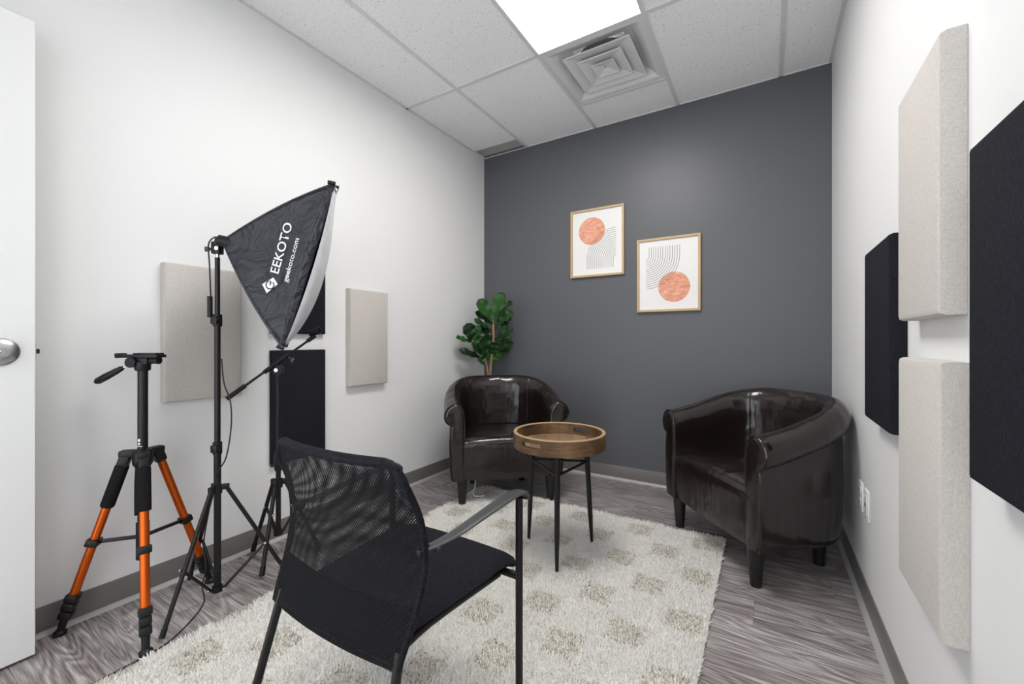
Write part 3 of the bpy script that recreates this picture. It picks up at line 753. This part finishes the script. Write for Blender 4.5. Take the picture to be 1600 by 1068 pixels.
# pan head
head = B(); lathe(head, [(0.020, 0.935), (0.024, 0.940), (0.024, 0.968), (0.018, 0.972)], n=24); head = obj('pan_head', head, M_BLKPLA, t)
bm = B(); box(bm, -RT * 0.004 + UP * 0.990, (0.150, 0.046, 0.012), basis(RT, UP + RT * 0.04), 0.003); box(bm, RT * 0.022 + UP * 0.9985, (0.085, 0.040, 0.007), basis(RT, UP), 0.002); box(bm, -RT * 0.082 + UP * 0.992, (0.014, 0.04, 0.018), basis(RT, UP + RT * 0.5), 0.003); obj('quick_release_plate', bm, M_BLKPLA, head)
bm = B(); box(bm, UP * 0.972, (0.06, 0.036, 0.026), basis(RT, UP), 0.006); cyl(bm, -RT * 0.022 + UP * 0.967 - FW * 0.03, -RT * 0.022 + UP * 0.967 + FW * 0.03, 0.019, None, 20); cyl(bm, RT * 0.03 + UP * 0.974, RT * 0.062 + UP * 0.974, 0.012, 0.014, 14); obj('tilt_block', bm, M_BLKPLA, head)
hd = (-RT * 0.85 - UP * 0.50 - FW * 0.1).normalized(); h0 = -RT * 0.040 + UP * 0.965
bm = B(); tube(bm, [h0, h0 + hd * 0.05], 0.0035, 8); obj('handle_rod', bm, M_CHROME, head)
bm = B(); tube(bm, [h0 + hd * (0.035 + q) for q in (0, 0.006, 0.03, 0.07, 0.098, 0.108)], [0.006, 0.009, 0.0115, 0.0130, 0.0125, 0.007], 14); obj('handle', bm, M_BLKPLA, head)

# ------------------------------------------------------------------ light stand
LC = V((-1.905, 0.823, 0))
t = thing('light_stand', 'tall black light stand carrying the softbox', 'light stand', LC)
for z0, z1, r in ((0.035, 0.62, 0.0128), (0.60, 1.135, 0.0110), (1.12, 1.385, 0.0092)):
    bm = B(); tube(bm, [(0, 0, z0), (0, 0, z1)], r, 18); obj('pole_section', bm, M_BLKMET, t)
bm = B(); tube(bm, [(0, 0, 1.384), (0, 0, 1.412)], 0.0075, 14); obj('spigot', bm, M_CHROME, t)
for z in (0.612, 1.130):
    bm = B(); tube(bm, [(0, 0, z - 0.024), (0, 0, z + 0.024)], 0.0165, 16); box(bm, -FW * 0.016 + UP * z, (0.026, 0.016, 0.03), basis(RT, UP), 0.003); c = obj('clamp_collar', bm, M_BLKPLA, t)
    bm = B(); cyl(bm, RT * 0.012 - FW * 0.02 + UP * (z + 0.004), RT * 0.03 - FW * 0.03 + UP * (z + 0.004), 0.005, 0.007, 10); obj('clamp_knob', bm, M_BLKPLA, c)
bm = B(); tube(bm, [(0, 0, 0.428), (0, 0, 0.462)], 0.017, 16); cuff = obj('leg_collar', bm, M_BLKPLA, t)
bm = B(); tube(bm, [(0, 0, 0.030), (0, 0, 0.052)], 0.019, 16); obj('spreader_collar', bm, M_BLKPLA, t)
lf = [V((-1.800, 0.604, 0)) - LC, V((-1.762, 1.050, 0)) - LC, V((-2.152, 0.822, 0)) - LC]
for f in lf:
    h = f.normalized(); a = h * 0.028 + UP * 0.455; b = f + UP * 0.009; d = b - a
    bm = B(); box(bm, h * 0.024 + UP * 0.452, (0.034, 0.016, 0.022), basis(h, UP), 0.003); obj('hinge_lug', bm, M_BLKPLA, cuff)
    bm = B(); tube(bm, [a, b], 0.0078, 10, 1.0, 1.0); lg = obj('leg', bm, M_BLKMET, t)
    bm = B(); tube(bm, [b - d.normalized() * 0.03, b], 0.0092, 10); obj('foot_cap', bm, M_BLKPLA, lg)
    j = a + d * 0.58
    side = h.cross(UP) * 0.010
    bm = B(); tube(bm, [h * 0.02 + UP * 0.042 + side, j + side], 0.0058, 8); br = obj('brace', bm, M_BLKMET, t)
    for p in (h * 0.024 + UP * 0.042, j):
        bm = B(); cyl(bm, p + side * 1.2, p + side * 1.8, 0.005, None, 10); obj('rivet', bm, M_CHROME, br)

# ------------------------------------------------------------------ softbox (on the stand)
top_of_stand = LC + UP * 1.412
t = thing('softbox_light', 'black pyramid softbox with white lettering tilted on the tall stand', 'softbox', top_of_stand)
def sl(p): return V(p) - top_of_stand
APX = sl(dep(354, 378, 1.69))
Tn, Bn = sl(dep(520, 287.5, 1.60)), sl(dep(441, 542, 1.60))
Tf, Bf = sl(dep(526.5, 293, 2.04)), sl(dep(447, 539, 2.04))
CTR = (Tn + Bn + Tf + Bf) / 4; AXI = (CTR - APX).normalized()
corn = [Tn, Bn, Bf, Tf]
apx = [APX + (c - CTR).normalized() * 0.022 for c in corn]
def face_fn(i):
    a0, a1, c0, c1 = apx[i], apx[(i + 1) % 4], corn[i], corn[(i + 1) % 4]
    mid_c = (c0 + c1) / 2
    out = (mid_c - CTR); out = (out - AXI * out.dot(AXI)).normalized()
    def rib(a, c, k):
        o = (c - CTR); o = (o - AXI * o.dot(AXI)).normalized()
        return a.lerp(c, k) + o * 0.022 * math.sin(PI * k) ** 0.9
    def fn(u, v):                      # u from the apex to the front, v along the front edge
        p = rib(a0, c0, u).lerp(rib(a1, c1, u), v)
        e = 4 * v * (1 - v)
        return p - AXI * 0.022 * e * u ** 3 - out * 0.030 * e * math.sin(PI * min(1, u * 0.95)) ** 1 - out * 0.012 * e * u
    return fn, out
for i in range(4):
    fn, out = face_fn(i)
    bm = B(); grid(bm, fn, 22, 22); sd = obj('side_panel', bm, M_NYLON, t, smooth=80, solid=0.002)
    bm = B(); tube(bm, [fn(k / 16, 0) + out * 0 for k in range(17)], 0.0042, 8); obj('rib_piping', bm, M_NYLON, t)
    if i == 0: near = (fn, out, sd)
    bm = B(); grid(bm, lambda u, v, fn=fn, out=out: fn(1, v) + AXI * 0.034 * u * (0.25 + 0.75 * 4 * v * (1 - v)) - out * 0.004 * u + out * 0.003 * math.sin(v * 70) * math.sin(PI * u), 4, 40); obj('edge_strip', bm, M_LIP, t, smooth=80, solid=0.0015)
def diff(u, v):
    p = (Tn.lerp(Bn, v)).lerp(Tf.lerp(Bf, v), u)
    e = 4 * v * (1 - v); f = 4 * u * (1 - u)
    inn = (CTR - p) * 0.02
    return p + inn + AXI * (0.006 + 0.014 * e * (1 - f) + 0.062 * ((4 * (v ** 1.3) * (1 - v ** 1.3)) ** 0.9) * (f ** 0.6))
bm = B(); grid(bm, diff, 28, 28); obj('diffuser', bm, M_DIFF, t, smooth=80, solid=0.001)
for c in corn:
    bm = B(); d = (c - CTR).normalized(); tube(bm, [c - AXI * 0.018, c + d * 0.006 + AXI * 0.008], [0.008, 0.007], 10); obj('corner_cap', bm, M_BLKPLA, t)
# lettering on the near panel
def surf(px, py):
    "point on the near panel seen at that place, in softbox space"
    fn, out, sd = near
    best = None; o = CAM - top_of_stand; d = ray(px, py)
    u0, u1, v0, v1 = 0.0, 1.0, 0.0, 1.0
    for it in range(4):
        best = None
        for i in range(13):
            for j in range(13):
                u = u0 + (u1 - u0) * i / 12; v = v0 + (v1 - v0) * j / 12
                p = fn(u, v) - o; z = p.dot(FW); e = (p.dot(RT) / z * F_PX + CXP - px) ** 2 + (-p.z / z * F_PX + CYP - py) ** 2
                if best is None or e < best[0]: best = (e, u, v)
        su, sv = (u1 - u0) / 6, (v1 - v0) / 6
        u0, u1, v0, v1 = max(0, best[1] - su), min(1, best[1] + su), max(0, best[2] - sv), min(1, best[2] + sv)
    p = fn(best[1], best[2]); return p + out * 0.0035
def lettering(bm, txt, bl, br, hgt, tab={}):
    "text between two pixel points of the baseline; hgt is the letter height in pixels"
    cu = bpy.data.curves.new('txt', 'FONT'); cu.body = txt; cu.size = 1; cu.offset = 0.012; cu.resolution_u = 4
    o = bpy.data.objects.new('txt', cu); COL.objects.link(o); bpy.context.view_layer.update()
    me = bpy.data.meshes.new_from_object(o.evaluated_get(bpy.context.evaluated_depsgraph_get()))
    bpy.data.objects.remove(o)
    t2 = bmesh.new(); t2.from_mesh(me); bpy.data.meshes.remove(me)
    xs = [v.co.x for v in t2.verts]; x0, x1 = min(xs), max(xs)
    cap = 0.70
    e = V((br[0] - bl[0], br[1] - bl[1])); n = V((e.y, -e.x)).normalized()                   # up of the letters, image y runs down
    for v in t2.verts:
        k = (v.co.x - x0) / (x1 - x0); h = v.co.y / cap * hgt
        v.co = surf(bl[0] + e.x * k + n.x * h, bl[1] + e.y * k + n.y * h)
    merge(bm, t2)
fn, out, sd = near
bm = B(); lettering(bm, 'EEKOTO', (434.8, 428), (457.2, 350), 13.5); obj('brand_lettering', bm, M_PRINT, sd, smooth=0)
bm = B(); lettering(bm, 'geekoto.com', (449, 441), (467.6, 373), 7.5); obj('web_lettering', bm, M_PRINT, sd, smooth=0)
bm = B(); qx, qy = (422, 442)
dm = [(410, 444), (427, 432), (434.5, 441), (418, 457)]
dm = [V((409.6, 443.7)), V((427.3, 433.3)), V((434.2, 443.7)), V((416.9, 457.9))]
def dmp(u, v):
    q = dm[0].lerp(dm[1], u).lerp(dm[3].lerp(dm[2], u), v); return surf(q.x, q.y)
grid(bm, dmp, 5, 5); logo = obj('logo_diamond', bm, M_PRINT, sd, smooth=0)
bm = B(); prev = None
for a in np.linspace(math.radians(20), math.radians(330), 26):
    c, s = math.cos(a), math.sin(a); ex, ey = V((0.30, -0.95)), V((-0.95, -0.30))
    ring = []
    for r in (5.4, 7.0):
        q = V((421.9, 444.8)) + ex * (r * c) + ey * (r * s); ring.append(bm.verts.new(surf(q.x, q.y) + out * 0.0022))
    if prev: bm.faces.new((prev[0], prev[1], ring[1], ring[0]))
    prev = ring
for q0, q1 in (((421.9, 444.8), (423.6, 438.6)),):
    e = V((q1[0] - q0[0], q1[1] - q0[1])); n = V((-e.y, e.x)).normalized() * 0.9
    bm.faces.new([bm.verts.new(surf(x, y) + out * 0.0022) for x, y in ((q0[0] + n.x, q0[1] + n.y), (q0[0] - n.x, q0[1] - n.y), (q1[0] - n.x, q1[1] - n.y), (q1[0] + n.x, q1[1] + n.y))])
obj('logo_letter', bm, M_NYLON, logo, smooth=0)
# lamp holder at the apex
bm = B(); box(bm, (0, 0, 0.012), (0.034, 0.032, 0.050), basis(RT, UP), 0.004); box(bm, APX * 0.5 + UP * 0.012, (0.05, 0.034, 0.03), basis(AXI, UP), 0.004); hold = obj('tilt_bracket', bm, M_BLKPLA, t)
bm = B(); cyl(bm, -RT * 0.012 + UP * 0.008, -RT * 0.034 + UP * 0.008, 0.005, None, 10); box(bm, -RT * 0.042 + UP * 0.008, (0.018, 0.010, 0.020), basis(RT, UP), 0.003); obj('tilt_knob', bm, M_GREYPLA, hold)
bm = B(); cyl(bm, RT * 0.008 - FW * 0.015 + UP * 0.008, RT * 0.008 - FW * 0.019 + UP * 0.008, 0.008, None, 14); obj('bolt', bm, M_CHROME, hold)
bm = B(); cyl(bm, APX - AXI * 0.03, APX + AXI * 0.02, 0.020, 0.026, 18); obj('lamp_socket', bm, M_BLKPLA, t)
bm = B(); G = -top_of_stand + LC
tube(bm, smooth_path([APX - AXI * 0.02 + UP * 0.012, V(-RT * 0.008 + UP * 0.052 - FW * 0.01), V(-RT * 0.028 + UP * 0.022 - FW * 0.012), V(-RT * 0.025 - UP * 0.06 - FW * 0.010), V(-RT * 0.018 - UP * 0.20 - FW * 0.012)]), 0.0028, 8); cord = obj('power_cord', bm, M_CORD, t)
bm = B(); tube(bm, [-RT * 0.022 - UP * 0.185 - FW * 0.012, -RT * 0.022 - UP * 0.27 - FW * 0.012], 0.0095, 10); obj('inline_switch', bm, M_BLKPLA, cord)
ps = [dep(346, 560, 1.677), dep(350, 598, 1.668), dep(360, 628, 1.655), dep(361, 668, 1.655), dep(353, 715, 1.665), dep(338, 742, 1.68), dep(328, 790, 1.72), dep(318, 850, 1.74), dep(322, 885, 1.72), dep(316, 915, 1.70)]
g1 = V((-1.83, 0.70, 0.003)); g2 = V((-1.772, 0.620, 0.004)); g3 = V((-1.756, 0.56, 0.004)); g4 = V((-1.748, 0.40, 0.004)); g5 = V((-1.752, 0.10, 0.004)); g6 = V((-1.80, -0.3, 0.004))
bm = B(); tube(bm, smooth_path([sl(p) for p in ps] + [sl(p) for p in (V((-1.868, 0.76, 0.03)), g1, g2, g3, g4, g5, g6)], 8), 0.0027, 8); obj('trailing_cord', bm, M_CORD, t)

# ------------------------------------------------------------------ microphone stand
MC = V((-2.000, 1.124, 0))
t = thing('microphone_stand', 'low black boom microphone stand in front of the lower black panel', 'microphone stand', MC)
bm = B(); tube(bm, [(0, 0, 0.125), (0, 0, 0.50)], 0.0115, 16); obj('lower_tube', bm, M_BLKMET, t)
bm = B(); tube(bm, [(0, 0, 0.48), (0, 0, 0.86)], 0.0080, 14); obj('upper_tube', bm, M_BLKMET, t)
bm = B(); tube(bm, [(0, 0, z) for z in (0.425, 0.44, 0.50, 0.515, 0.52)], [0.015, 0.019, 0.019, 0.015, 0.010], 16); cl_ = obj('height_clutch', bm, M_BLKPLA, t)
bm = B(); cyl(bm, -RT * 0.015 + UP * 0.45, -RT * 0.034 + UP * 0.45, 0.007, 0.010, 10); obj('clutch_knob', bm, M_BLKPLA, cl_)
bm = B(); tube(bm, [(0, 0, 0.84), (0, 0, 0.90)], [0.011, 0.0125], 14); obj('top_socket', bm, M_BLKPLA, t)
bm = B(); tube(bm, [(0, 0, 0.345), (0, 0, 0.385)], 0.019, 16); cuff = obj('leg_collar', bm, M_BLKPLA, t)
bm = B(); tube(bm, [(0, 0, 0.118), (0, 0, 0.142)], 0.020, 16); obj('spreader_collar', bm, M_BLKPLA, t)
for f in (V((-2.166, 1.092, 0)), V((-1.898, 0.994, 0)), V((-1.925, 1.285, 0))):
    f = f - MC; h = f.normalized(); a = h * 0.030 + UP * 0.372; b = f + UP * 0.011; d = b - a
    bm = B(); box(bm, h * 0.024 + UP * 0.370, (0.038, 0.018, 0.026), basis(h, UP), 0.004); obj('hinge_lug', bm, M_BLKPLA, cuff)
    bm = B(); tube(bm, [a, b], 0.0095, 10); lg = obj('leg', bm, M_BLKMET, t)
    bm = B(); tube(bm, [b - d.normalized() * 0.04, b - d.normalized() * 0.006, b], [0.012, 0.012, 0.0105], 10); obj('rubber_foot', bm, M_BLKPLA, lg)
    j = a + d * 0.36
    bm = B(); tube(bm, [h * 0.02 + UP * 0.130, j], 0.006, 8); br = obj('brace', bm, M_BLKMET, t)
    s = h.cross(UP)
    bm = B(); cyl(bm, j - s * 0.012, j + s * 0.012, 0.005, None, 10); obj('rivet', bm, M_CHROME, br)
b0, b1, b2 = dep(354, 623, 1.86) - MC, dep(433, 567, 2.0) - MC, dep(487, 528, 2.09) - MC
bd = (b2 - b0).normalized()
bm = B(); tube(bm, [b0, b2], 0.0058, 10); boom = obj('boom_arm', bm, M_BLKMET, t)
bm = B(); tube(bm, [b0, b0 + bd * 0.09], 0.0105, 12); obj('counterweight_grip', bm, M_BLKPLA, boom)
bm = B(); tube(bm, [b1 - bd * 0.07, b1 - bd * 0.065, b1 + bd * 0.055, b1 + bd * 0.06], [0.008, 0.0105, 0.0105, 0.008], 12); obj('boom_sleeve', bm, M_BLKPLA, boom)
pv = V((0, 0, 0.912))
bm = B(); cyl(bm, pv - FW * 0.016 - UP * 0.004, pv + FW * 0.016 - UP * 0.004, 0.024, None, 24); hd_ = obj('boom_swivel', bm, M_BLKPLA, t)
bm = B(); cyl(bm, pv - FW * 0.0165 - UP * 0.004, pv - FW * 0.022 - UP * 0.004, 0.009, None, 16); obj('swivel_bolt', bm, M_CHROME, hd_)
kx = b1 + bd * 0.055
bm = B(); cyl(bm, kx, kx + (RT * 0.7 - UP * 0.5 - FW * 0.2) * 0.03, 0.005, None, 10); box(bm, kx + (RT * 0.7 - UP * 0.5 - FW * 0.2) * 0.042, (0.014, 0.010, 0.024), basis(RT * 0.8 - UP * 0.5, UP), 0.003); obj('sleeve_knob', bm, M_GREYPLA, boom)
bm = B(); tube(bm, [b2 - bd * 0.025, b2 + bd * 0.02], [0.010, 0.011], 12); clip = obj('clip_joint', bm, M_BLKPLA, boom)
cdv = (RT * 0.95 + UP * 0.30).normalized(); cp = b2 + bd * 0.02 + UP * 0.020
bm = B(); tube(bm, [b2 + bd * 0.01, cp], 0.008, 10); n = 20
x_, y_ = frame(cdv); rings = []
for r, d in ((0.0165, -0.028), (0.0185, 0.024), (0.0145, 0.024), (0.0125, -0.028)):
    rings.append([bm.verts.new(cp + cdv * d + (x_ * math.cos(2 * PI * k / n) + y_ * math.sin(2 * PI * k / n)) * r) for k in range(n)])
rings.append(rings[0])
for a, b in zip(rings, rings[1:]):
    for k in range(n): bm.faces.new((a[k], a[(k + 1) % n], b[(k + 1) % n], b[k]))
obj('microphone_clip', bm, M_BLKPLA, t)

# ------------------------------------------------------------------ fiddle leaf fig
PC = V((-2.02, 2.93, 0))
t = thing('potted_fig', 'green fiddle leaf fig plant in the corner behind the armchair', 'plant', PC)
bm = B(); lathe(bm, [(0.075, 0.001), (0.080, 0.005), (0.100, 0.20), (0.102, 0.215), (0.094, 0.215), (0.090, 0.19)], n=32); pot = obj('pot', bm, M_POT, t)
bm = B(); lathe(bm, [(0.088, 0.17), (0.088, 0.192)], n=24); obj('soil', bm, M_SOIL, pot)
def pp(cx, cy, z=3.55): return dep(690 + cx / 5.93, 440 + cy / 5.93, z) - PC
bm = B(); tube(bm, smooth_path([(0, 0, 0.185), (0.006, 0.004, 0.45), pp(448, 880), pp(466, 690), pp(480, 540), pp(480, 385), pp(490, 300)]), [0.013] * 6 + [0.011] * 24 + [0.008] * 7, 10); obj('stem', bm, M_STEM, t)
bm = B(); tube(bm, smooth_path([(-0.01, 0, 0.185), (-0.012, -0.004, 0.45), pp(432, 880, 3.52), pp(395, 700, 3.48), pp(330, 600, 3.44), pp(285, 545, 3.42)]), 0.008, 10); obj('stem', bm, M_STEM, t)
def leaf(b, tpp, wid, bt, face=None):
    "base, tip, width in crop pixels, bt = how far the tip comes toward the room"
    zb = 3.55 if b[0] > 415 else 3.46
    p0 = pp(*b, zb); p1 = pp(*tpp, zb - bt); ax = p1 - p0; ln = ax.length; ax.normalize()
    fc = V(face) if face else (-FW * 0.75 + UP * 0.65 + RT * random.uniform(-0.3, 0.3))
    sd_ = fc.cross(ax).normalized(); nn = ax.cross(sd_).normalized()
    w = 1.18 * wid / 5.93 / F_PX * 3.5 / 2; ph = random.uniform(0, 6)
    def f(u, v):
        c = 2 * u - 1
        prof = 1.12 * (v + 0.01) ** 0.55 * max(0, 1 - v ** 5) ** 0.5 * (1 - 0.16 * math.exp(-((v - 0.36) / 0.11) ** 2))
        x = c * w * max(0.03, prof) * (1 + 0.09 * math.sin(v * 19 + ph) * abs(c))
        q = abs(c)
        lift = 0.20 * w * q ** 1.5 + 0.008 * math.sin(v * 17 + ph + c) * q
        return p0 + ax * (v * ln) + sd_ * x + nn * (lift - 0.12 * ln * v * v + 0.04 * ln * v)
    bm = B(); grid(bm, f, 8, 18)
    o = obj('leaf', bm, M_LEAF, t, smooth=80)
    for vtx in o.data.vertices:                                                # keep the foliage inside the two walls
        vtx.co.x = max(vtx.co.x, XL + 0.012 - PC.x); vtx.co.y = min(vtx.co.y, YB - 0.012 - PC.y)
    bm = B(); tube(bm, [f(0.5, k / 8 * 0.94) - nn * -0.001 for k in range(9)], [0.0022 - 0.00018 * k for k in range(9)], 6); obj('leaf_midrib', bm, M_LEAF, o)
LV = [((482, 380), (560, 100), 150, 0.08), ((474, 370), (345, 165), 135, 0.10), ((500, 340), (645, 180), 85, 0.0), ((470, 400), (318, 272), 85, 0.0), ((500, 400), (652, 278), 110, 0.05),
      ((466, 450), (310, 345), 80, 0.12), ((500, 470), (640, 335), 60, 0.0), ((488, 550), (652, 430), 115, 0.10), ((466, 540), (365, 400), 90, 0.05), ((490, 610), (650, 500), 70, -0.02),
      ((486, 640), (660, 565), 85, 0.10), ((474, 720), (630, 600), 70, 0.0), ((470, 660), (430, 510), 70, 0.10), ((478, 680), (500, 560), 80, 0.08),
      ((290, 560), (235, 388), 125, 0.08), ((300, 570), (350, 405), 100, 0.04), ((285, 565), (140, 508), 70, 0.12), ((385, 720), (170, 622), 80, 0.12), ((390, 690), (285, 575), 110, 0.10),
      ((396, 700), (405, 500), 110, 0.10), ((400, 680), (340, 500), 90, 0.02), ((405, 780), (340, 700), 60, 0.05), ((470, 770), (545, 650), 80, 0.05), ((450, 760), (440, 600), 90, 0.02)]
for b, tt, w, bt in LV: leaf(b, tt, w, bt)

# ------------------------------------------------------------------ little white cord under the left armchair
bm = B(); tube(bm, smooth_path([(-1.640, 2.22, 0.16), (-1.628, 2.205, 0.10), (-1.640, 2.20, 0.05), (-1.625, 2.20, 0.034), (-1.58, 2.24, 0.032)]), 0.003, 8)
tag(obj('cord', bm, M_PRINT), 'thin white cord hanging beside the left armchair front leg', 'cord')
